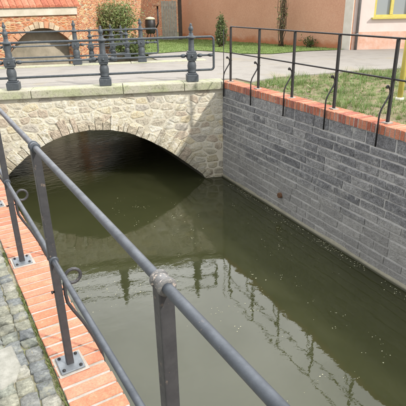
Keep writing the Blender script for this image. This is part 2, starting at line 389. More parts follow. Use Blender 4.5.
# ------------------------------------------------------------------ LEFT BANK: setts, brick edging, hidden retaining wall
mb = MB(); y = -2.2
def sett(mb, cx, cy, w, l, z, h=.05, j=.015):
    p = []
    for sx_, sy_ in ((-1, -1), (0, -1.06), (1, -1), (1.05, 0), (1, 1), (0, 1.05), (-1, 1), (-1.05, 0)):
        p.append((cx + sx_ * w / 2 + R.uniform(-j, j), cy + sy_ * l / 2 + R.uniform(-j, j)))
    zz = z + R.uniform(-.004, .004); tx, ty = R.uniform(-.03, .03), R.uniform(-.03, .03)
    n = len(p); c2 = [((x - cx) * .90 + cx, (yy - cy) * .90 + cy) for x, yy in p]
    vs = [(x, yy, zz - h) for x, yy in p] + [(x, yy, zz - .006 + (x - cx) * tx + (yy - cy) * ty) for x, yy in p] + [(x, yy, zz + (x - cx) * tx + (yy - cy) * ty) for x, yy in c2]
    fs = [(i, (i + 1) % n, (i + 1) % n + n, i + n) for i in range(n)] + [(i + n, (i + 1) % n + n, (i + 1) % n + 2 * n, i + 2 * n) for i in range(n)] + [tuple(range(2 * n, 3 * n))]
    mb.add(vs, fs, True)
slabs = [(-.015, 1.86, .235, .27)]
for k in range(14):
    slabs.append((-.10 + R.uniform(-.02, .02), 2.45 + k * .62 - 0, .2, .3) if False else (-.62, 1.5 + k * .9, .2, .3))
x = BL0 - .018
row = 0
while x > -1.9:
    w = R.uniform(.062, .088); yy = -2.2 + R.uniform(0, .1)
    while yy < 8.0:
        l = R.uniform(.065, .11)
        cx, cy = x - w / 2, yy + l / 2
        if not any(abs(cx - a) < (c_ + w) / 2 - .062 and abs(cy - b_) < (d_ + l) / 2 - .062 for a, b_, c_, d_ in slabs) and R.random() > .01:
            sett(mb, cx, cy, w - .006, l - .008, -.004, j=.007)
        yy += l
    x -= w
struct(mesh('cobbled_pavement', mb, M['cobble']))
mb = MB()
for a, b_, c_, d_ in slabs: sett(mb, a, b_, c_ - .02, d_ - .02, 0, j=.035)
struct(mesh('pavement_slabs', mb, M['slab']))
# moss and grass in the joints
mb = MB()
def blade(mb, x, y, z, h, w, lean, az_, seg=2):
    d = Vector((math.cos(az_), math.sin(az_), 0)); s_ = Vector((-d.y, d.x, 0)); vs = []
    for k in range(seg + 1):
        q = k / seg; p = Vector((x, y, z)) + UP * (h * q) + d * (lean * h * q * q); ww = w * (1 - q) ** .7 / 2
        if k < seg: vs += [p - s_ * ww, p + s_ * ww]
        else: vs += [p]
    fs = [(2 * k, 2 * k + 1, 2 * k + 3, 2 * k + 2) for k in range(seg - 1)] + [(2 * seg - 2, 2 * seg - 1, 2 * seg)]
    mb.add(vs, fs)
for k in range(14000):
    x = R.uniform(-1.2, BL0 - .002) if k % 3 else BL0 - .004 - abs(R.gauss(0, .008)); y = R.uniform(.6, 6)
    if noise.noise(Vector((x * 6, y * 6, 5))) < (-.05 if k % 3 else -.15): continue
    blade(mb, x, y, -.017, R.uniform(.012, .026), .0028, R.uniform(.1, .8), R.uniform(0, 2 * PI))
tag(mesh('joint_grass', mb, M['grass']), 'sparse short green grass growing in the joints of the left paving', 'grass', kind='stuff')

lw = empty('retaining_wall', (BL1, 2, ZW), 'left canal bank wall topped by a salmon brick edging under the near handrail', 'canal wall')
mb = MB(); y = -3.0
while y < 8.6:
    mb.obox(((BL0 + BL1) / 2 + R.uniform(-.002, .002), y + .0325, -.035), (1, 0, 0), (0, 1, 0), UP, (BL1 - BL0) / 2, .0298, .035 + R.uniform(-.0012, .0012), .0018); y += .0755
mesh('brick_coping', mb, M['brick_pale'], lw, .003, 2)
mb = MB(); mb.box(BL0 + .001, BL1 - .004, -3, 8.6, -.10, -.0042); mesh('mortar_bed', mb, M['mortar_white'], lw)
mb = MB(); mb.box(BL0 + .01, BL1 - .005, -60, 8.9, ZW - .8, -.10); mesh('masonry', mb, M['mortar_grey'], lw)
mb = MB(); z = ZW - .1
while z < -.12:
    h = .155; y = -4 + R.uniform(0, .3)
    while y < 8.4:
        l = R.uniform(.25, .55)
        mb.obox((BL1 - .015, y + l / 2, z + h / 2), (1, 0, 0), (0, 1, 0), UP, .03, l / 2 - .008, min(h, -.102 - z) / 2 - .007, .004); y += l
    z += h
mesh('stone_course', mb, M['grey_stone'], lw, .006)

# ------------------------------------------------------------------ RIGHT WALL
rw = empty('retaining_wall', (xwall(2), 2, ZW), 'grey coursed stone canal wall with an upright red brick coping on the far bank', 'canal wall')
mb = MB(); YE = BR(TR, 0, FO).y
def wp(y, z, o=0): return Vector((xwall(y), y, z)) + WN * o
mb.slabpoly([wp(-30, ZW - .8, .012), wp(YE + .3, ZW - .8, .012), wp(YE + .3, -.02, .012), wp(-30, -.02, .012)], WN, .35)
mesh('mortar_core', mb, M['mortar_grey'], rw)
mb = MB(); courses = []
z = ZW + .02; top = ZC - .115
hs = []
while z < top - .02:
    h = R.uniform(.105, .135)
    if z + h > top - .07: h = top - z
    hs.append((z, h)); z += h
for (z, h) in hs:
    y = -9 + R.uniform(0, .4)
    while y < YE + .02:
        l = R.choice([R.uniform(.22, .32), R.uniform(.30, .46), R.uniform(.40, .55)])
        y2 = min(y + l, YE + .02)
        if y2 - y > .05:
            a, b_ = y + .009, y2 - .009; g = .0125
            pr = R.uniform(-.006, .003)
            pts = []
            for (yy, zz) in ((a, z + g), ((a + b_) / 2, z + g), (b_, z + g), (b_, z + h - g), ((a + b_) / 2, z + h - g), (a, z + h - g)):
                pts.append(wp(yy + R.uniform(-.009, .009), zz + R.uniform(-.006, .006), .02))
            mb.slabpoly(pts, -WN, .02 + pr)
        y = y2
mesh('stone_course', mb, M['grey_stone'], rw, .004, 2)
mb = MB(); y = -9
while y < YE + .16:
    mb.obox(wp(y, ZC - .0575, .125), WN, WD, UP, .132 + R.uniform(-.003, .003), .0295, .0575 + R.uniform(-.0025, .0025), .003); y += .0745
mesh('brick_coping', mb, M['brick'], rw, .003, 2)
mb = MB(); mb.obox(wp((YE + .16 - 9) / 2, ZC - .062, .125), WN, WD, UP, .127, (YE + 9.16) / 2 / WD.y, .0535); mesh('coping_mortar', mb, M['mortar_white'], rw)
mb = MB(); ys = -30
pts = [(-.0, ZW - .8), (-.05, ZW - .8), (-.045, ZW + .035), (-.0, ZW + .06)]
k = 0
while ys < YE - .01:
    ye = min(ys + .35, YE); 
    o1, o2 = .026 + .014 * noise.noise(Vector((ys * 1.7, 0, 0))), .026 + .014 * noise.noise(Vector((ye * 1.7, 0, 0)))
    h1, h2 = .045 + .02 * noise.noise(Vector((ys * 1.3, 4, 0))), .045 + .02 * noise.noise(Vector((ye * 1.3, 4, 0)))
    mb.add([wp(ys, ZW - .6, -o1), wp(ye, ZW - .6, -o2), wp(ye, ZW + h2, -o2), wp(ys, ZW + h1, -o1), wp(ye, ZW + h2 + .025, .02), wp(ys, ZW + h1 + .025, .02)], [(0, 1, 2, 3), (3, 2, 4, 5)], True); ys = ye
mesh('footing', mb, M['footing'], rw)
mb = MB(); pc = wp(5.64, -1.52)
mb.lathe(pc - WN * .045, [(.038, 0), (.045, 0), (.045, .10), (.032, .10), (.032, .012), (.0, .012)], 18, WN)
mesh('drain_pipe', mb, M['rust'], rw, label='short rusty drain pipe stub poking from the grey stones')

# ------------------------------------------------------------------ BRIDGE
br = empty('stone_bridge', BR(2.7, ZW, 0), 'low cream rubble stone arch bridge with mossy cap stones carrying the road over the canal', 'bridge')
CD = WD  # canal direction, the vault follows it
depth = (GAP + .3) / CD.dot(NN)
TX0, TX1 = -9.0, TR + .3
def facemesh(mb, off, ztop):
    ts = [TX0, .5] + [a[0] for a in arch] + [TX1]
    fine = []
    for a, b_ in zip(ts, ts[1:]):
        k = 1 if b_ - a > 1 else 3
        for i in range(k): fine.append(a + (b_ - a) * i / k)
    fine.append(ts[-1])
    shift = (off - FO) / CD.dot(NN)
    vs, fs = [], []
    for t in fine:
        p = BR(t, 0, FO) + CD * shift
        vs += [(p.x, p.y, az(t)), (p.x, p.y, ztop)]
    for i in range(len(fine) - 1): fs.append((2 * i, 2 * i + 2, 2 * i + 3, 2 * i + 1))
    mb.add(vs, fs); return fine
mb = MB(); fine = facemesh(mb, FO + .02, -.05); facemesh(mb, GAP + .13, -.05)
mesh('spandrel_mortar', mb, M['mortar_cream'], br)
mb = MB(); vs, fs = [], []
s0, s1 = .0, (GAP + .13 - FO) / CD.dot(NN); ns = 14
for i, t in enumerate(fine):
    for k in range(ns + 1):
        p = BR(t, 0, FO) + CD * (s0 + (s1 - s0) * k / ns); vs.append((p.x, p.y, az(t) + .0 * k))
for i in range(len(fine) - 1):
    for k in range(ns): a = i * (ns + 1) + k; fs.append((a, a + 1, a + ns + 2, a + ns + 1))
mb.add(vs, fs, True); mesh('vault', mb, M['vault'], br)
mb = MB()
pA, pB, pC, pD = BR(TX0, 0, FO + .04), BR(TX1, 0, FO + .04), BR(TX1 + .15, 0, GAP + .1), BR(TX0, 0, GAP + .1)
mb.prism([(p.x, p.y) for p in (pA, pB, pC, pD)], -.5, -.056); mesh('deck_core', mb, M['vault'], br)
# ring stones
def arch_pts(n):
    P_ = [(t, z) for t, z in arch if z > -2.2]; P_ = [(.74, -2.1)] + P_ + [(5.02, -2.1)]
    L = [0]
    for a, b_ in zip(P_, P_[1:]): L.append(L[-1] + math.hypot(b_[0] - a[0], b_[1] - a[1]))
    def at(s):
        for i in range(len(P_) - 1):
            if L[i] <= s <= L[i + 1]:
                q = (s - L[i]) / (L[i + 1] - L[i]); return (P_[i][0] + (P_[i + 1][0] - P_[i][0]) * q, P_[i][1] + (P_[i + 1][1] - P_[i][1]) * q)
        return P_[-1]
    return at, L[-1]
at, LL = arch_pts(0)
def ring_pt(s, d):
    p = at(max(0, min(LL, s))); a = at(max(0, s - .22)); b_ = at(min(LL, s + .22)); tx, tz = b_[0] - a[0], b_[1] - a[1]; l = math.hypot(tx, tz)
    return (p[0] - tz / l * d, p[1] + tx / l * d)
def stones_face(sign):
    mb = MB(); s = .02
    fo = FO if sign < 0 else GAP + .15
    def P3(q, o): 
        p = BR(q[0], q[1], FO) + (CD * ((fo - FO) / CD.dot(NN)) if sign > 0 else Vector((0, 0, 0)))
        return p + NN * sign * o
    while s < LL - .05:
        w = R.uniform(.07, .20); d = R.choice([R.uniform(.10, .18), R.uniform(.18, .32)]); g = .009
        e = min(s + w, LL)
        q = [ring_pt(s + g, .0), ring_pt(e - g, .0), ring_pt(e - g, d * .5), ring_pt(e - g + R.uniform(-.01, .01), d), ring_pt((s + e) / 2, d + R.uniform(-.01, .03)), ring_pt(s + g + R.uniform(-.01, .01), d), ring_pt(s + g, d * .5)]
        mb.slabpoly([P3((a + R.uniform(-.005, .005), b_ + R.uniform(-.005, .005)), -.12) for a, b_ in q], NN * sign, .12 + R.uniform(.002, .014))
        s = e
    return mb, P3
mb, _ = stones_face(-1); mesh('arch_ring', mb, M['ring_stone'], br, .008, 2)
def clip(poly, px, pz, nx_, nz_):
    out = []
    for i in range(len(poly)):
        a, b_ = poly[i], poly[(i + 1) % len(poly)]
        da = (a[0] - px) * nx_ + (a[1] - pz) * nz_; db = (b_[0] - px) * nx_ + (b_[1] - pz) * nz_
        if da <= 0: out.append(a)
        if da * db < 0: q = da / (da - db); out.append((a[0] + (b_[0] - a[0]) * q, a[1] + (b_[1] - a[1]) * q))
    return out
def rubble(sign, t0, t1):
    """irregular polygonal stones: cells of a jittered point set, flattened, each a pillow of its own"""
    _, P3 = stones_face(sign); mb = MB(); SX = 1.55; top = -.062
    pts = []; z = -2.1; r_i = 0
    while z < top + .1:
        t = t0 - .3
        while t < t1 + .3:
            big = R.random() < .16
            pts.append((t + R.uniform(-.06, .06), z + R.uniform(-.05, .05))); t += R.uniform(.14, .32) * (1.4 if big else 1)
        z += R.uniform(.115, .15)
    for i, (pt, pz) in enumerate(pts):
        if az(pt) + .10 > pz or not (t0 < pt < t1) or pz > top - .01: continue
        poly = [(pt - .5, pz - .4), (pt + .5, pz - .4), (pt + .5, pz + .4), (pt - .5, pz + .4)]
        for j, (qt, qz) in enumerate(pts):
            if i == j or abs(qt - pt) > .9 or abs(qz - pz) > .6: continue
            dt, dz = (qt - pt), (qz - pz) * SX * SX   # metric with z stretched
            poly = clip(poly, (pt + qt) / 2, (pz + qz) / 2, dt, dz)
            if len(poly) < 3: break
        if len(poly) < 3: continue
        poly = clip(poly, 0, top, 0, 1); poly = clip(poly, t1, 0, 1, 0)
        if len(poly) < 3: continue
        c_ = (sum(p[0] for p in poly) / len(poly), sum(p[1] for p in poly) / len(poly)); g = R.uniform(.005, .016)
        res = []
        n = len(poly)
        for k in range(n):   # shrink, round the corners a little
            a, b_ = poly[k], poly[(k + 1) % n]
            if math.hypot(a[0] - b_[0], a[1] - b_[1]) < .02: continue
            for q in (.14, .86):
                x_, z_ = a[0] + (b_[0] - a[0]) * q, a[1] + (b_[1] - a[1]) * q
                l = math.hypot(x_ - c_[0], z_ - c_[1]) + 1e-6
                x_, z_ = x_ - (x_ - c_[0]) / l * g + R.uniform(-.004, .004), z_ - (z_ - c_[1]) / l * g + R.uniform(-.004, .004)
                z_ = max(z_, az(x_) + .07); res.append((x_, min(z_, top)))
        if len(res) < 4: continue
        pr = R.uniform(-.020, -.012); inn = [(c_[0] + (x_ - c_[0]) * .72, c_[1] + (z_ - c_[1]) * .72) for x_, z_ in res]; n = len(res)
        vs = [P3(q, -.06) for q in res] + [P3(q, pr - .003) for q in res] + [P3(q, pr + .004 + R.uniform(-.003, .003)) for q in inn]
        mb.add(vs, [(k, (k + 1) % n, (k + 1) % n + n, k + n) for k in range(n)] + [(k + n, (k + 1) % n + n, (k + 1) % n + 2 * n, k + 2 * n) for k in range(n)] + [tuple(range(2 * n, 3 * n))])
    return mb
mesh('rubble_masonry', rubble(-1, -3.5, TR + .01), M['bridge_stone'], br, .005, 1)
mesh('rubble_masonry', rubble(1, -1.5, TR + .1), M['bridge_stone'], br, .008)
# cap stones
def caps(offa, offb, joints):
    mb = MB()
    for a, b_ in zip(joints, joints[1:]):
        p = [BR(a + .004, 0, offa), BR(b_ - .004, 0, offa), BR(b_ - .004, 0, offb), BR(a + .004, 0, offb)]
        zt = .091 + R.uniform(-.003, .003)
        mb.prism([(q.x, q.y) for q in p], -.055, zt)
    return mb
mb = caps(FO - .06, .215, [-8.9, -7, -5.2, -3.6, -2.1, -.8, .45, 1.80, 3.42, 4.55, TR + .03])
mesh('cap_stone', mb, M['cap'], br, .014, 2)
mb = caps(GAP - .17, GAP + .2, [-8.9, -7, -5, -3.3, -1.8, -.4, .9, 2.3, 3.7, TR + .35])
mesh('cap_stone', mb, M['cap'], br, .014, 2)

# ------------------------------------------------------------------ BRIDGE RAILINGS
def ornate_post(parent, p, s=1.0, name='post', wf=1.22):
    """cast iron post: block base, vase, bolted square block, shaft, collar, finial"""
    x, y, z = p; k = s
    mb = MB()
    mb.lathe((x, y, z + .155 * k), [(a_ * wf, b_) for a_, b_ in ([(.060 * k, 0), (.064 * k, .02 * k), (.058 * k, .035 * k), (.066 * k, .08 * k), (.070 * k, .13 * k), (.062 * k, .18 * k), (.048 * k, .22 * k), (.056 * k, .235 * k), (.05 * k, .26 * k), (.05 * k, .38 * k), (.052 * k, .395 * k), (.046 * k, .415 * k), (.042 * k, .585 * k), (.047 * k, .61 * k), (.072 * k, .62 * k), (.074 * k, .64 * k), (.055 * k, .657 * k), (.034 * k, .667 * k), (.032 * k, .705 * k)])], 18)
    o = mesh(name, mb, M['iron_blue'], parent)
    mb = MB(); mb.obox((x, y, z + .065 * k), E, NN, UP, .108 * k, .108 * k, .065 * k); mb.obox((x, y, z + .1425 * k), E, NN, UP, .088 * k, .088 * k, .013 * k)
    mesh('base_block', mb, M['iron_blue'], o, .012 * k, 2)
    mb = MB(); mb.obox((x, y, z + .465 * k), E, NN, UP, .078 * k, .078 * k, .088 * k); mb.obox((x, y, z + .465 * k), E, NN, UP, .090 * k, .090 * k, .055 * k)
    mesh('bolted_block', mb, M['iron_blue'], o, .01 * k, 2)
    for sg in (-1, 1):
        for d, off in ((E, .090), (NN, .090)):
            mb = MB(); c_ = Vector((x, y, z + .465 * k)) + d * sg * off * k
            mb.lathe(c_, [(.022 * k, 0), (.024 * k, .01 * k), (.018 * k, .022 * k), (.006 * k, .03 * k)], 10, d * sg)
            mesh('bolt_head', mb, M['iron_blue'], o)
    mb = MB(); mb.lathe((x, y, z + .855 * k), [(.022 * k, 0), (.030 * k, .015 * k), (.024 * k, .03 * k), (.040 * k, .055 * k), (.046 * k, .08 * k), (.038 * k, .11 * k), (.020 * k, .135 * k), (.026 * k, .148 * k), (.016 * k, .165 * k), (.004 * k, .18 * k)], 16)
    mesh('finial', mb, M['iron_blue'], o)
    return o
def knob(parent, c, d, r=.034):
    mb = MB(); c = Vector(c); d = Vector(d)
    mb.lathe(c - d * r * 1.3, [(.020, 0), (.026, .006), (r, r * .75), (r * 1.05, r * 1.3), (r, r * 1.9), (.026, r * 2.6 - .006), (.02, r * 2.6)], 14, d)
    mesh('knob', mb, M['iron_blue'], parent)
def bridge_rail(off, tposts, tend, tstart, label):
    base = BR((tposts[0] + tposts[-1]) / 2, .091, off)
    r = empty('iron_railing', base, label, 'railing')
    zt, zm, zl = .79, .465, .20
    for t in tposts: ornate_post(r, BR(t, .091, off))
    for t in tposts:
        for sg in (-1, 1): knob(r, BR(t + sg * .158, .091 + zm, off), E)
    # outer loop: top rail turning down into the bottom rail
    rr = .055; pts = [BR(tstart, .091 + zt, off)]
    for k in range(7):
        a = PI / 2 * k / 6; pts.append(BR(tend - rr + rr * math.sin(a), .091 + zt - rr + rr * math.cos(a), off))
    for k in range(7):
        a = PI / 2 * k / 6; pts.append(BR(tend - rr + rr * math.cos(a), .091 + zl + rr - rr * math.sin(a), off))
    pts.append(BR(tstart, .091 + zl, off))
    mb = MB(); mb.tube(pts, .021, 12); mesh('looped_rail', mb, M['iron_blue'], r)
    mb = MB(); mb.tube([BR(tstart, .091 + zm, off), BR(tend, .091 + zm, off)], .018, 12); mesh('middle_rail', mb, M['iron_blue'], r)
    knob(r, BR(tend - .06, .091 + zm, off), E, .03)
    return r
PG = 1.618; TG = 1.497; TB = 2.376
bridge_rail(0, [TG + PG * k for k in range(-4, 3)], TG + 2 * PG + .42, -8.8, 'slate blue cast iron railing along the near edge of the bridge, with ball finials')
bridge_rail(GAP, [TB + PG * k for k in range(-4, 2)], TB + PG + .42, -8.8, 'slate blue cast iron railing along the far edge of the bridge, behind the near one')
# low posts of the railing beyond, along the upper canal bank
fr = empty('bank_railing', (4.53, 12.35, .08), 'row of small slate blue iron posts with rails beyond the far bridge railing', 'railing')
fp = [Vector((3.98, 12.55, .08)), Vector((4.53, 12.42, .08)), Vector((5.02, 12.66, .08)), Vector((5.28, 13.7, .08)), Vector((5.36, 14.8, .08))]
for p in fp: ornate_post(fr, p, .80)
for zz in (.64, .38, .17):
    mb = MB(); mb.tube([q + UP * zz for q in fp], .014, 8); mesh('rail', mb, M['iron_blue'], fr)

# ------------------------------------------------------------------ HANDRAILS (square posts, round rails, curled stays)
def stay_pts(side, base, along, out):
    if side == 2:
        P2 = [(.150, -.27), (.150, .08), (.147, .13), (.128, .185), (.085, .25), (.035, .32), (.020, .36), (.026, .40), (.05, .43)] + [(.074 + .013 * math.cos(rad(d)), .440 + .013 * math.sin(rad(d))) for d in range(160, -130, -40)]
        return [Vector(base) + out * a + UP * b_ for a, b_ in P2]
    """curled stay in the plane through the post, out = unit vector to the water"""
    P_ = []
    for k in range(14):     # curl
        a = rad(150) - rad(300) * k / 13
        P_.append((.068 - .033 * math.cos(a), .425 + .033 * math.sin(a)))
    P_ = [(.068 + .031 * math.cos(rad(d)), .425 + .034 * math.sin(rad(d))) for d in range(200, -125, -25)]
    P_ += [(.052, .392), (.030, .378), (.027, .345), (.032, .30), (.050, .262), (.078, .205), (.118, .11), (.148, .02), (.157, -.06), (.157, -.265)] if False else []
    low = [(.150, -.27), (.150, -.06), (.146, .01), (.120, .10), (.082, .20), (.050, .268), (.031, .315), (.027, .36), (.030, .42), (.036, .45)]
    curl = [(.068 + .032 * math.cos(rad(d)), .435 + .032 * math.sin(rad(d))) for d in range(160, -150, -24)]
    pts = low[:-1] + curl
    return [Vector(base) + out * a + UP * b_ for a, b_ in pts]
def handrail(name, label, posts, along, out, h, hm, r0, r1, mats, coll=True, rr=.0108, ps=.0155, plate=True, plate_off=0.0, stay_scale=1):
    th = empty(name, posts[len(posts) // 2], label, 'railing')
    mpost, mrail = mats
    for i, p in enumerate(posts):
        mb = MB(); mb.obox(Vector(p) + UP * (h - rr * .5) / 2, along, out, UP, ps, ps, (h - rr * .5) / 2)
        po = mesh('post', mb, mpost, th, .003, 2)
        if plate:
            mb = MB(); mb.obox(Vector(p) + UP * .0065 + out * plate_off, along, out, UP, .058, .052, .0045); pl = mesh('base_plate', mb, M['plate'], th, .002)
            mb = MB(); mb.obox(Vector(p) + UP * .0005 + out * plate_off, along, out, UP, .070, .064, .003, .004); mesh('mortar_pad', mb, M['mortar_white'], pl)
            for a in (-1, 1):
                for b_ in (-1, 1): mb = MB(); mb.lathe(Vector(p) + out * (plate_off + .037 * b_) + Vector(along) * .042 * a + UP * .0109, [(.0075, 0), (.0075, .005), (.0035, .006), (.0035, .009)], 6); mesh('bolt', mb, M['iron_dark'], pl)
        mb = MB(); mb.tube(stay_pts(1 if plate else 2, p, along, out), .0072 if plate else .0105, 8); st = mesh('curled_stay', mb, mpost, th)
        mb = MB(); mb.lathe(Vector(p) + UP * .385 - out * (ps + .012), [(.007, 0), (.007, .006), (.0045, .007), (.0045, .06)], 8, out); mesh('stay_bolt', mb, M['iron_dark'], st)
        if coll:
            for zz, rcol in ((h, .0225), (hm, .0205)):
                c_ = Vector(p) + UP * zz
                mb = MB()
                kk = .74; oo = [(.0150, 0), (.0235, .0005), (.0245, .006), (.0235, .011), (.0195, .0125), (.0215, .027), (.0195, .0415), (.0235, .043), (.0245, .048), (.0235, .0535), (.015, .054)]
                mb.lathe(c_ - Vector(along) * .027 * kk, [(a_ * kk * 1.05, b_ * kk) for a_, b_ in oo], 24, along)
                mesh('collar', mb, M['iron_worn'] if (i == 3 and zz == h) else M['iron_grey'], th, label='collar with peeling paint showing rust on the nearest post' if (i == 3 and zz == h) else None)
    for zz, nm in ((h, 'top_rail'), (hm, 'middle_rail')):
        a, b_ = Vector(posts[0]) + Vector(along) * r0 + UP * zz, Vector(posts[-1]) + Vector(along) * r1 + UP * zz
        n = 40; pts = []
        for k in range(n + 1):
            q = a.lerp(b_, k / n); q = q + out * .0015 * noise.noise(q * 1.5) + UP * .0015 * noise.noise(q * 1.3 + Vector((3, 1, 2))); pts.append(q)
        mb = MB(); mb.tube(pts, rr, 20); mesh(nm, mb, mrail, th)
    return th
YB, S = 1.7297, 1.0584
lp = [(XL, YB + S * k, 0) for k in (-4, -3, -2, -1, 0, 1, 2, 3, 4, 5)]
handrail('hand_railing', 'grey tube handrail on square posts bolted to the salmon brick edging, nearest to the viewer', lp, Vector((0, 1, 0)), Vector((1, 0, 0)), 1.0, .5345, -.6, .5, (M['iron_post'], M['iron_grey']))
T0, T1 = 3.573, -.9654
rp = []
for k in range(12, -1, -1):
    q = Vector((XR, 4, ZC)) + WD * (T0 + T1 * k); rp.append((q.x, q.y, ZC))
rh = handrail('hand_railing', 'thin dark brown iron railing with curled stays on the far red brick coping', rp, WD, -WN, .972, .52, -.6, .0, (M['iron_dark'], M['iron_dark']), coll=False, rr=.011, ps=.0165, plate=False)
mb = MB(); q = Vector(rp[-1]); mb.tube([q - WN * .148 + UP * .93, q - WN * .148 - UP * .22], .007, 8); mesh('end_rod', mb, M['iron_dark'], rh)
for p in rp:
    mb = MB(); mb.obox(Vector(p) + UP * .004, WD, WN, UP, .05, .05, .008, .006); mesh('mortar_pad', mb, M['mortar_white'], rh)

# ------------------------------------------------------------------ flecks on water
mb = MB()
for k in range(620):
    x = R.uniform(.6, 4.5); y = R.uniform(1.0, 7.8)
    cl = noise.noise(Vector((x * .9, y * .9, 9)))
    if cl < R.uniform(-.25, .35): continue
    for c_ in range(R.choice([1, 1, 1, 2, 3, 4])):
        r = R.uniform(.003, .008) * (1.6 if R.random() < .06 else 1); xx = x + R.gauss(0, .035); yy = y + R.gauss(0, .05); n = 5; a0 = R.uniform(0, 6)
        el = R.uniform(.4, 1)
        mb.add([(xx + r * math.cos(a0 + 2 * PI * i / n), yy + el * r * math.sin(a0 + 2 * PI * i / n), ZW + .002 + .001 * math.sin(i * 2)) for i in range(n)], [tuple(range(n))])
for k in range(420):
    y = R.uniform(1.5, 7.2); d_ = abs(R.gauss(0, .07)) + .045; q_ = wp(y, 0, -d_); r = R.uniform(.004, .011); a0 = R.uniform(0, 6)
    if noise.noise(Vector((y * 2.2, 0, 4))) < R.uniform(-.4, .3): continue
    mb.add([(q_.x + r * math.cos(a0 + 2 * PI * i / 5), q_.y + .6 * r * math.sin(a0 + 2 * PI * i / 5), ZW + .002) for i in range(5)], [tuple(range(5))])
tag(mesh('floating_petals', mb, M['fleck']), 'tiny pale flecks of petals and foam scattered on the canal water', 'debris', kind='stuff')

# ------------------------------------------------------------------ grass
mb = MB()
def tuft(mb, x, y, z, n, h, spread, w=.006):
    for i in range(n):
        a = R.uniform(0, 2 * PI); r = abs(R.gauss(0, spread)); blade(mb, x + r * math.cos(a), y + r * math.sin(a), z, h * R.uniform(.4, 1.1), w * R.uniform(.6, 1.2), R.uniform(.2, 1.1), a + R.uniform(-.7, .7))
cnt = 0
while cnt < 11000:
    x = R.uniform(4.6, 11.5); y = R.uniform(-1, 7.5)
    if not inpoly(x, y, bank_poly) or x < xrail(y) + .15: continue
    nv = noise.noise(Vector((x * 1.1, y * 1.1, 3)))
    if nv < R.uniform(-.8, .1): cnt += 1; continue
    big = R.random() < .10
    tuft(mb, x, y, .05 + .03 * noise.noise(Vector((x * 1.3, y * 1.3, 0))), R.randint(6, 13) + (12 if big else 0), R.uniform(.035, .085) + (.10 if big and nv > 0 else 0), .035 + (.02 if big else 0), .007)
    cnt += 1
for fx, fy, lw_, hh in ((4.95, 3.2, 22, .16), (6.9, 6.2, 26, .24), (6.0, 6.7, 20, .17), (7.7, 6.0, 22, .2), (5.9, 5.7, 24, .18), (6.4, 4.1, 24, .22), (5.7, 3.3, 22, .18), (7.6, 4.9, 24, .2), (5.3, 4.4, 22, .15), (5.6, 6.9, 20, .14)):
    for q in range(3): tuft(mb, fx + R.gauss(0, .12), fy + R.gauss(0, .12), .05, lw_, hh * R.uniform(.6, 1), .045, .012)
for k in range(150):   # broad leaved weeds between the blades
    x = R.uniform(4.7, 9.5); y = R.uniform(1.5, 7.4)
    if not inpoly(x, y, bank_poly) or x < xrail(y) + .2: continue
    hh = R.uniform(.05, .16)
    for q in range(R.randint(8, 18)):
        a = R.uniform(0, 2 * PI); el = R.uniform(.1, 1.2); dv_ = Vector((math.cos(a) * math.cos(el), math.sin(a) * math.cos(el), math.sin(el))); p = Vector((x, y, .06)) + dv_ * R.uniform(0, hh * .6)
        w_ = dv_.cross(UP).normalized() * R.uniform(.012, .022); L_ = R.uniform(.04, .075)
        mb.add([p, p + dv_ * L_ * .5 + w_, p + dv_ * L_, p + dv_ * L_ * .5 - w_], [(0, 1, 2, 3)])
tag(mesh('bank_grass', mb, M['drygrass']), 'patchy green and straw coloured grass on the soil strip behind the red coping', 'grass', kind='stuff')
mb = MB(); cnt = 0
while cnt < 9000:
    x = R.uniform(5.5, 11.2); y = R.uniform(10.5, 20)
    cnt += 1
    if not inpoly(x, y, lawn): continue
    tuft(mb, x, y, .085, 5, R.uniform(.03, .07), .05, .012)
tag(mesh('lawn_grass', mb, M['lawngrass']), 'green lawn strip along the foot of the salmon building', 'grass', kind='stuff')
# dandelion flowers near the right edge
# ------------------------------------------------------------------ BACKGROUND BUILDINGS
A = Vector((9.80, 18.55, 0)); B = Vector((11.2, 10.45, 0)); d = (B - A).normalized(); n_ = Vector((-d.y, d.x, 0))  # n_ points away (+x)
if n_.x < 0: n_ = -n_
L1 = (B - A).length
pb = empty('salmon_building', A.lerp(B, .5), 'long windowless building in weathered salmon render behind the lawn', 'building')
mb = MB(); mb.obox(A.lerp(B, .5) + n_ * 3 + UP * 1.9, d, n_, UP, L1 / 2, 3, 1.9); mesh('wall', mb, M['pink'], pb)
mb = MB(); c0 = A - d * .3; c1 = B + d * .0
vs = [c0 - n_ * .35 + UP * 3.78, c1 - n_ * .35 + UP * 3.78, c1 + n_ * 3 + UP * 5.3, c0 + n_ * 3 + UP * 5.3, c1 + n_ * 6.3 + UP * 3.78, c0 + n_ * 6.3 + UP * 3.78]
mb.add(vs + [v_ + UP * .12 for v_ in vs], [(0, 1, 2, 3), (3, 2, 4, 5), (6, 9, 8, 7), (9, 11, 10, 8), (0, 6, 7, 1), (5, 4, 10, 11), (0, 3, 9, 6), (3, 5, 11, 9), (1, 7, 8, 2), (2, 8, 10, 4)])
mesh('roof', mb, M['tile'], pb)
mb = MB(); mb.obox(B - d * .15 - n_ * .012 + UP * 1.9, d, n_, UP, .14, .012, 1.888); mesh('corner_strip', mb, M['white'], pb)
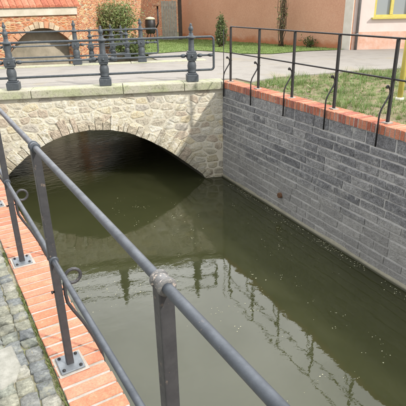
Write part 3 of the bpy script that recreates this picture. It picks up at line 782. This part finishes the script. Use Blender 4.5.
# second house, sunlit
B2 = Vector((11.24, 10.46, 0)); D2 = Vector((1.17, -.66, 0)).normalized(); N2 = Vector((-D2.y, D2.x, 0))   # N2 points away from the road
hb = empty('corner_house', B2 + D2 * 4, 'pinkish white house with terracotta plinth and yellow framed window beside the salmon building', 'building')
def onf(u, z, o=0): return B2 + D2 * u + UP * z - N2 * o
U0, U1 = .58, 1.62; ZB = .96; ZT = 2.35; LN = 9.0
mb = MB()   # wall with the window opening
for (u0, u1, z0, z1) in ((0, U0, .0, 3.8), (U0, U1, 0, ZB), (U0, U1, ZT, 3.8), (U1, 3.4, 0, 3.8), (3.4, 4.4, 0, ZB), (3.4, 4.4, ZT, 3.8), (4.4, LN, 0, 3.8)):
    mb.slabpoly([onf(u0, z0), onf(u1, z0), onf(u1, z1), onf(u0, z1)], N2, .35)
mb.obox(onf(LN / 2, 1.9, -3.35), D2, N2, UP, LN / 2, 3.0, 1.9)
mesh('wall', mb, M['facade'], hb)
mb = MB(); mb.slabpoly([onf(.0, .05, .0), onf(LN, .05, .0), onf(LN, .57, .0), onf(0, .57, .0)], -N2, .025); mesh('plinth', mb, M['plinth'], hb)
mb = MB(); q0, q1 = onf(-.0, 0, .4), onf(LN, 0, .4)
vs = [onf(0, 3.8, .4), onf(LN, 3.8, .4), onf(LN, 5.6, -3), onf(0, 5.6, -3), onf(LN, 3.8, -6.6), onf(0, 3.8, -6.6)]
mb.add(vs + [v_ + UP * .12 for v_ in vs], [(0, 1, 2, 3), (3, 2, 4, 5), (6, 9, 8, 7), (9, 11, 10, 8), (0, 6, 7, 1), (5, 4, 10, 11), (0, 3, 9, 6), (3, 5, 11, 9), (1, 7, 8, 2), (2, 8, 10, 4)])
mesh('roof', mb, M['tile'], hb)
for u0, u1 in ((U0, U1), (3.4, 4.4)):
    mb = MB(); fwid = .07
    for (a, b_, c_, e_) in ((u0, u0 + fwid, ZB, ZT), (u1 - fwid, u1, ZB, ZT), (u0 + fwid, u1 - fwid, ZB, ZB + fwid), (u0 + fwid, u1 - fwid, ZT - fwid, ZT)):
        mb.slabpoly([onf(a, c_, -.04), onf(b_, c_, -.04), onf(b_, e_, -.04), onf(a, e_, -.04)], N2, .08)
    um = (u0 + u1) / 2; mb.slabpoly([onf(um - .045, ZB + fwid, -.035), onf(um + .045, ZB + fwid, -.035), onf(um + .045, ZT - fwid, -.035), onf(um - .045, ZT - fwid, -.035)], N2, .08)
    wf = mesh('window', mb, M['yellow'], hb, .005)
    mb = MB(); mb.slabpoly([onf(u0 + .05, ZB + .05, -.09), onf(u1 - .05, ZB + .05, -.09), onf(u1 - .05, ZT - .05, -.09), onf(u0 + .05, ZT - .05, -.09)], N2, .02); mesh('pane', mb, M['glass'], wf)
    mb = MB(); mb.slabpoly([onf(u0 + .08, ZB + .08, -.135), onf(um - .18, ZB + .08, -.135), onf(um - .1, ZT - .08, -.135), onf(u0 + .08, ZT - .08, -.135)], N2, .01); mesh('curtain', mb, M['white'], wf)
    mb = MB(); mb.slabpoly([onf(u0 - .06, ZB - .045, .0), onf(u1 + .06, ZB - .045, .0), onf(u1 + .06, ZB, .0), onf(u0 - .06, ZB, .0)], -N2, .09); mesh('sill', mb, M['yellow'], wf, .004)
mb = MB(); mb.tube([onf(.12, 3.75, .06), onf(.12, .08, .06)], .042, 14); dp = mesh('downpipe', mb, M['zinc'], hb)
mb = MB()
for zz in (.5, 1.6, 2.8): mb.lathe(onf(.12, zz, .06), [(.042, 0), (.05, .001), (.05, .04), (.042, .041)], 14)
mesh('pipe_bracket', mb, M['zinc'], dp)

# yellow marker post on the near right bank
yp = empty('marker_post', (6.15, 4.66, .05), 'slim yellow marker post standing in the bank grass at the right edge', 'post')
mb = MB(); mb.lathe((6.15, 4.66, .0), [(.040, 0), (.040, 1.02), (.034, 1.05), (.008, 1.07)], 18); mesh('shaft', mb, M['yellow'], yp)
mb = MB(); mb.lathe((6.15, 4.66, .0), [(.06, .03), (.06, .09), (.041, .095)], 18); mesh('foot_sleeve', mb, M['white'], yp)

# old mill wall with arch at head of the canal
mill = empty('mill_building', (3.3, YF, ZW), 'old orange brick building with a pale stone arch under a clay tiled eave', 'building')
MX0, MX1, ACX, AHW, ACR = -14.0, 4.42, 3.35, .98, .86
def mz(x):
    dx = abs(x - ACX)
    if dx >= AHW: return None
    return ACR - .62 * (dx / AHW) ** 2.2
mb = MB(); xs = [MX0, MX0 + 8] + [ACX - AHW + 2 * AHW * k / 20 for k in range(21)] + [MX1]; vs, fs = [], []
ZTOP = 1.20
for yo in (0, .45):
    mb.box(MX0, ACX - AHW, YF + .001, YF + .45, -.1, ZTOP) if yo == 0 else None
for k in range(20):
    xa, xb = ACX - AHW + 2 * AHW * k / 20, ACX - AHW + 2 * AHW * (k + 1) / 20
    za, zb = mz(xa + 1e-4) or .2, mz(xb - 1e-4) or .2
    mb.add([(xa, YF, za), (xb, YF, zb), (xb, YF, ZTOP), (xa, YF, ZTOP), (xa, YF + .45, za), (xb, YF + .45, zb), (xb, YF + .45, ZTOP), (xa, YF + .45, ZTOP)], [(0, 1, 2, 3), (7, 6, 5, 4), (0, 4, 5, 1), (3, 2, 6, 7)])
mb.box(ACX + AHW, MX1, YF, YF + .45, -.1, ZTOP)
wallo = mesh('wall', mb, M['rubble_wall'], mill)
mb = MB(); mb.box(MX0, ACX - AHW, YF - .03, YF + .45, ZW - .5, -.1); mb.box(ACX + AHW, MX1 + 1.4, YF - .03, YF + .45, ZW - .5, -.1); mesh('base_course', mb, M['base_stone'], mill)
mb = MB(); mb.box(MX0, MX1 + .02, YF - .05, YF + .45, ZTOP, 1.44); mesh('plaster_band', mb, M['plaster_old'], mill, .01)
mb = MB(); 
for k in range(24):   # stone arch ring
    pass
sN = 15
for k in range(sN):
    def ap(q, dd):
        x = ACX - AHW + 2 * AHW * q; x2 = min(max(x, ACX - AHW + 1e-3), ACX + AHW - 1e-3); z = mz(x2); sl = ((mz(min(x2 + .02, ACX + AHW - 1e-3)) - mz(max(x2 - .02, ACX - AHW + 1e-3))) / .04); l = math.hypot(1, sl)
        return Vector((x - sl / l * dd, YF, z + dd / l))
    q0, q1 = (k + .04) / sN, (k + .96) / sN; dd = R.uniform(.13, .19)
    mb.slabpoly([ap(q0, 0), ap(q1, 0), ap(q1, dd), ap(q0, dd)], Vector((0, -1, 0)), R.uniform(.02, .04))
mesh('arch_ring', mb, M['mill_ring'], mill, .006)
mb = MB(); mb.box(ACX - AHW - .3, ACX + AHW + .3, YF + .40, YF + .60, ZW - .5, 1.1); pass
mesh('recess_wall', mb, M['old_stone'], mill)
mb = MB()   # tiled eave
x = MX0
while x < MX1 - .02:
    mb.add([(x, YF - .10, 1.42), (x + .17, YF - .10, 1.42), (x + .17, YF + 3.4, 3.6), (x, YF + 3.4, 3.6), (x, YF - .10, 1.46), (x + .085, YF - .10, 1.50), (x + .17, YF - .10, 1.46), (x + .17, YF + 3.4, 3.64), (x + .085, YF + 3.4, 3.69), (x, YF + 3.4, 3.64)],
           [(0, 3, 2, 1), (4, 5, 8, 9), (5, 6, 7, 8), (0, 1, 6, 5, 4), (3, 9, 8, 7, 2), (0, 4, 9, 3), (1, 2, 7, 6)]); x += .18
mesh('tiled_roof', mb, M['tile'], mill)
mb = MB(); mb.box(MX0, MX1, YF + 3.3, YF + 3.6, 0, 3.6); mb.box(MX1 - .3, MX1, YF + .45, YF + 3.3, 0, 1.9); mesh('rear_wall', mb, M['rubble_wall'], mill)

# rubble garden wall running back to the salmon building
gw = empty('rubble_wall', (7.2, 17.4, .05), 'crumbling orange and cream rubble wall behind the pale green bush', 'wall')
a, b_ = Vector((4.45, 15.05, 0)), Vector((13.2, 24.45, 0)); dw = (b_ - a).normalized(); nw = Vector((-dw.y, dw.x, 0))
mb = MB(); Lw = (b_ - a).length; k = 30; 
for i in range(k):
    s0_, s1_ = Lw * i / k, Lw * (i + 1) / k
    h0 = 2.5 + .15 * noise.noise(Vector((s0_, 0, 0))); h1 = 2.5 + .15 * noise.noise(Vector((s1_, 0, 0)))
    p0, p1 = a + dw * s0_, a + dw * s1_
    dn = UP * -2.4; mb.add([p0 + dn, p1 + dn, p1 + UP * h1, p0 + UP * h0, p0 + nw * .4 + dn, p1 + nw * .4 + dn, p1 + nw * .4 + UP * h1, p0 + nw * .4 + UP * h0], [(0, 1, 2, 3), (7, 6, 5, 4), (3, 2, 6, 7), (0, 3, 7, 4), (1, 5, 6, 2)])
mesh('masonry', mb, M['rubble_wall'], gw)
# canal side walls upstream of the bridge
uw = empty('retaining_wall', (5.3, 13.4, ZW), 'short pale stone canal wall upstream, seen under the bridge arch', 'canal wall')
mb = MB()
y0_, y1_ = 11.0, YF
mb.add([(xwall(y0_) + .003, y0_, ZW - .5), (xwall(y1_), y1_, ZW - .5), (xwall(y1_), y1_, .065), (xwall(y0_) + .003, y0_, .065), (xwall(y0_) + .3, y0_, ZW - .5), (xwall(y1_) + .3, y1_, ZW - .5), (xwall(y1_) + .3, y1_, .065), (xwall(y0_) + .3, y0_, .065)],
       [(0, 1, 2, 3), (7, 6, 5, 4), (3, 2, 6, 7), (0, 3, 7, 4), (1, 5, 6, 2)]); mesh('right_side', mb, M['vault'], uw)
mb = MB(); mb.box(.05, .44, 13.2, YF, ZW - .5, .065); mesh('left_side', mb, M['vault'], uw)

# grey board gate, dark post and outdoor stove beside the salmon building
gt = empty('board_gate', (9.0, 18.0, .08), 'weathered grey board gate beside the left end of the salmon building', 'gate')
mb = MB(); gp = Vector((8.70, 18.04, 0)); gd = Vector((.86, -.42, 0)).normalized(); gn = Vector((-gd.y, gd.x, 0))
for i in range(6): mb.obox(gp + gd * (.1 * i + .05) + UP * (.82 + R.uniform(-.02, .02)), gd, gn, UP, .046, .012, .72)
mesh('boards', mb, M['wood'], gt, .003)
mb = MB(); mb.obox(gp + gd * .3 + gn * .03 + UP * .4, gd, gn, UP, .3, .015, .05); mb.obox(gp + gd * .3 + gn * .03 + UP * 1.3, gd, gn, UP, .3, .015, .05); mesh('ledge', mb, M['wood'], gt)
tp = empty('timber_post', (9.40, 17.78, .08), 'dark brown timber post between the grey gate and the salmon wall', 'post')
mb = MB(); mb.obox((9.40, 17.80, 1.3), gd, gn, UP, .075, .075, 1.25, .006); mesh('shaft', mb, M['darkwood'], tp, .01)
mb = MB(); mb.obox((9.40, 17.80, 2.57), gd, gn, UP, .1, .1, .03); mesh('top_board', mb, M['darkwood'], tp, .005)
sv = empty('garden_stove', (8.0, 17.6, .08), 'dark round garden stove with cream lid and capped flue in front of the rubble wall', 'stove')
sx_, sy_ = 8.0, 17.6
mb = MB(); mb.lathe((sx_, sy_, .08), [(.15, .32), (.18, .35), (.205, .6), (.19, .80), (.17, .82)], 20); mesh('body', mb, M['grill'], sv)
mb = MB(); mb.lathe((sx_, sy_, .90), [(.20, 0), (.19, .03), (.14, .07), (.06, .09), (.02, .095)], 20); mesh('lid', mb, M['enamel'], sv)
for a in range(3):
    mb = MB(); mb.tube([(sx_ + .11 * math.cos(a * 2.1), sy_ + .11 * math.sin(a * 2.1), .42), (sx_ + .24 * math.cos(a * 2.1), sy_ + .24 * math.sin(a * 2.1), .09)], .016, 8); mesh('leg', mb, M['grill'], sv)
mb = MB(); mb.tube([(sx_ + .22, sy_ - .05, .6), (sx_ + .30, sy_ - .08, .75), (sx_ + .30, sy_ - .08, 1.38)], .03, 10); fl = mesh('flue', mb, M['grill'], sv)
mb = MB(); mb.lathe((sx_ + .30, sy_ - .08, 1.36), [(.15, 0), (.15, .02), (.05, .08), (.01, .09)], 16); mesh('flue_cap', mb, M['rust'], fl)

# ------------------------------------------------------------------ PLANTS
def leaf(mb, p, s, dirv, asp=.4):
    dirv = Vector(dirv).normalized(); w_ = dirv.cross(Vector((R.uniform(-1, 1), R.uniform(-1, 1), R.uniform(-1, 1)))).normalized()
    mb.add([p, p + dirv * s * .5 + w_ * s * asp / 2, p + dirv * s, p + dirv * s * .5 - w_ * s * asp / 2], [(0, 1, 2, 3)])
def bush(name, label, cat, base, h, r, nb, nl, ls, mat, droop=0, columnar=False, group=None, low=.12):
    base = Vector(base); t = empty(name, base, label, cat, group); st = MB(); lf = MB()
    for i in range(nb):
        a = R.uniform(0, 2 * PI); rr = r * math.sqrt(R.random()); hh = h * R.uniform(.55, 1)
        if columnar: rr *= R.uniform(.3, 1)
        pts = [base + Vector((R.gauss(0, .04), R.gauss(0, .04), 0))]; n = 6
        for k in range(1, n + 1):
            q = k / n; z = hh * (q - droop * q ** 3 * .7); rad_ = rr * (q ** (.5 if columnar else .8))
            if columnar: rad_ = rr * math.sin(PI * min(1, .15 + q * .8)) if low < .2 else (rr * max(.04, min(1, (q - .12) * 3)) * (1.1 - .5 * q))
            pts.append(base + Vector((rad_ * math.cos(a) + R.gauss(0, .025), rad_ * math.sin(a) + R.gauss(0, .025), z)))
        st.tube(pts, [.014 * (1 - .8 * k / n) for k in range(n + 1)], 5)
        for j in range(nl):
            q = R.uniform(low, 1) * n; i0 = min(int(q), n - 1); p = pts[i0].lerp(pts[i0 + 1], q - i0) + Vector((R.gauss(0, 1), R.gauss(0, 1), R.gauss(0, 1))) * r * .13
            dv_ = Vector((R.gauss(0, 1), R.gauss(0, 1), R.gauss(.4 if not droop else -.8, .8)))
            leaf(lf, p, ls * R.uniform(.5, 1.3), dv_, .35)
    mesh('stem', st, M['trunk'], t); mesh('foliage', lf, mat, t); return t
bush('bush', 'loose mid green bush against the rubble wall behind the far bridge posts', 'bush', (6.1, 16.2, .05), 2.3, .82, 110, 70, .10, M['leaf_olive'], droop=.5)
bush('dwarf_conifer', 'small dark green conifer shrub on the lawn just left of the dark iron railing', 'shrub', (8.85, 13.9, .09), 1.0, .24, 34, 60, .085, M['leaf_dark'], columnar=True)
bush('columnar_shrub', 'tall narrow broom-like shrub with upright bare stems against the salmon wall', 'shrub', (10.35, 12.6, .09), 2.5, .24, 22, 20, .085, M['leaf_broom'], columnar=True, low=.24); _unused = 0
bush('low_plant', 'low leafy green plant at the foot of the salmon wall right of the tall shrub', 'plant', (10.75, 11.75, .09), .32, .25, 14, 14, .09, M['leaf_mid'])
for bx_, by_, bh, lab in ((4.75, 13.55, .75, 'leafy green plant on the upper canal bank behind the low iron posts, left one'), (5.45, 13.3, .5, 'leafy green plant on the upper canal bank behind the low iron posts, right one')):
    bush('bank_plant', lab, 'plant', (max(bx_, xwall(by_) + .1), by_, .05), bh, .5, 40, 34, .09, M['leaf_mid'], droop=.3, group='plants on the upper canal bank')
for k in range(9):   # spring flowers on the bank by the yellow post
    pass
for i, (dx, dy, lab) in enumerate(((-.12, -.35, 'nearest to the railing'),)):
    pass
def tree(label, base, h, cr, seed, mat):
    rr = random.Random(seed); base = Vector(base); t = empty('tree', base, label, 'tree', 'trees behind the mill and the rubble wall')
    st = MB(); lf = MB(); th = h * .4
    tr = [base + Vector((rr.gauss(0, .03) * k, rr.gauss(0, .03) * k, h * .75 * k / 6)) for k in range(7)]
    st.tube(tr, [.16 * (1 - .12 * k) for k in range(7)], 10)
    for i in range(26):
        z = rr.uniform(.35, .98) * h; a = rr.uniform(0, 2 * PI); k = min(int(z / (h * .75) * 6), 5); p0 = tr[k]
        q = (z / h - .35) / .65; l = cr * (math.sin(PI * (.15 + .75 * q)) * rr.uniform(.6, 1.1))
        p1 = Vector((base.x + l * math.cos(a), base.y + l * math.sin(a), z)); pm = p0.lerp(p1, .5) + UP * .15
        st.tube([p0, pm, p1], [.05, .03, .01], 6)
        for c_ in range(7):
            cc = pm.lerp(p1, rr.uniform(0, 1.1)) + Vector((rr.gauss(0, .3), rr.gauss(0, .3), rr.gauss(0, .25))) * cr * .35; cs = rr.uniform(.15, .32) * cr * .6
            for j in range(46):
                R_ = Vector((rr.gauss(0, 1), rr.gauss(0, 1), rr.gauss(0, .8))) * cs * .6
                leaf(lf, cc + R_, rr.uniform(.08, .16), (rr.gauss(0, 1), rr.gauss(0, 1), rr.gauss(0, 1)), .5)
    mesh('trunk', st, M['trunk'], t); mesh('crown', lf, mat, t); return t
tree('slim young tree behind the garden wall, mirrored in the water left of the near post', (5.2, 21.5, .05), 6.2, .8, 3, M['leaf_mid'])
tree('slim tree behind the rubble wall, mirrored in the water right of the near post', (9.3, 23.0, .05), 7.0, .9, 5, M['leaf_mid'])

# ------------------------------------------------------------------ camera
cam = bpy.data.cameras.new('camera'); co = bpy.data.objects.new('camera', cam); col.objects.link(co)
yaw, pit, rol = rad(29.998), rad(23.124), rad(-1.217)
fw = Vector((math.sin(yaw) * math.cos(pit), math.cos(yaw) * math.cos(pit), -math.sin(pit))); r_ = Vector((math.cos(yaw), -math.sin(yaw), 0)); u_ = r_.cross(fw)
ri = r_ * math.cos(rol) + u_ * math.sin(rol); up = -r_ * math.sin(rol) + u_ * math.cos(rol)
mat = Matrix((ri, up, -fw)).transposed().to_4x4(); mat.translation = Vector((0, 0, 1.4683)); co.matrix_world = mat
cam.sensor_width = 36; cam.lens = 470.27 / 406 * 36; cam.clip_start = .05; cam.clip_end = 3000
scene.camera = co

# ------------------------------------------------------------------ light
SUN = Vector((.43, -.90, .75)).normalized(); elev = math.asin(SUN.z)
sl = bpy.data.lights.new('sun', 'SUN'); sl.energy = 3.1; sl.angle = rad(1.6); sl.color = (1, .95, .87)
so = bpy.data.objects.new('sun', sl); col.objects.link(so); so.rotation_euler = (-SUN).to_track_quat('-Z', 'Y').to_euler(); so.location = (5, -10, 12)
wd = bpy.data.worlds.new('World'); scene.world = wd; wd.use_nodes = True; nt = wd.node_tree
bg = nt.nodes['Background']; sky = nt.nodes.new('ShaderNodeTexSky'); sky.sky_type = 'NISHITA'; sky.sun_disc = False
sky.sun_elevation = elev; sky.sun_rotation = math.atan2(SUN.x, SUN.y); sky.dust_density = 3.0; sky.air_density = 1.0; sky.ozone_density = 1.0
tcw = nt.nodes.new('ShaderNodeTexCoord')
nn_ = N(nt, 'ShaderNodeTexNoise'); nn_.inputs['Scale'].default_value = 2.2; nn_.inputs['Detail'].default_value = 8; nn_.inputs['Roughness'].default_value = .6
nt.links.new(tcw.outputs['Generated'], nn_.inputs['Vector'])
cl = ramp(nt, nn_.outputs['Fac'], [(.34, .62), (.60, 1)])
dp_ = N(nt, 'ShaderNodeVectorMath', operation='DOT_PRODUCT'); dp_.inputs[1].default_value = (.38, .72, .58); nt.links.new(tcw.outputs['Generated'], dp_.inputs[0])
bank = ramp(nt, dp_.outputs['Value'], [(.55, (7.6, 7.6, 7.6)), (.80, (23, 23, 22.8)), (1.0, (30, 30, 29.6))])
out = mixc(nt, cl, sky.outputs[0], bank)
nt.links.new(out, bg.inputs['Color']); bg.inputs['Strength'].default_value = .13
scene.view_settings.view_transform = 'Standard'; scene.view_settings.look = 'None'; scene.view_settings.gamma = 1; scene.view_settings.exposure = 0.45
scene.view_settings.use_curve_mapping = False
scene.render.engine = 'CYCLES'
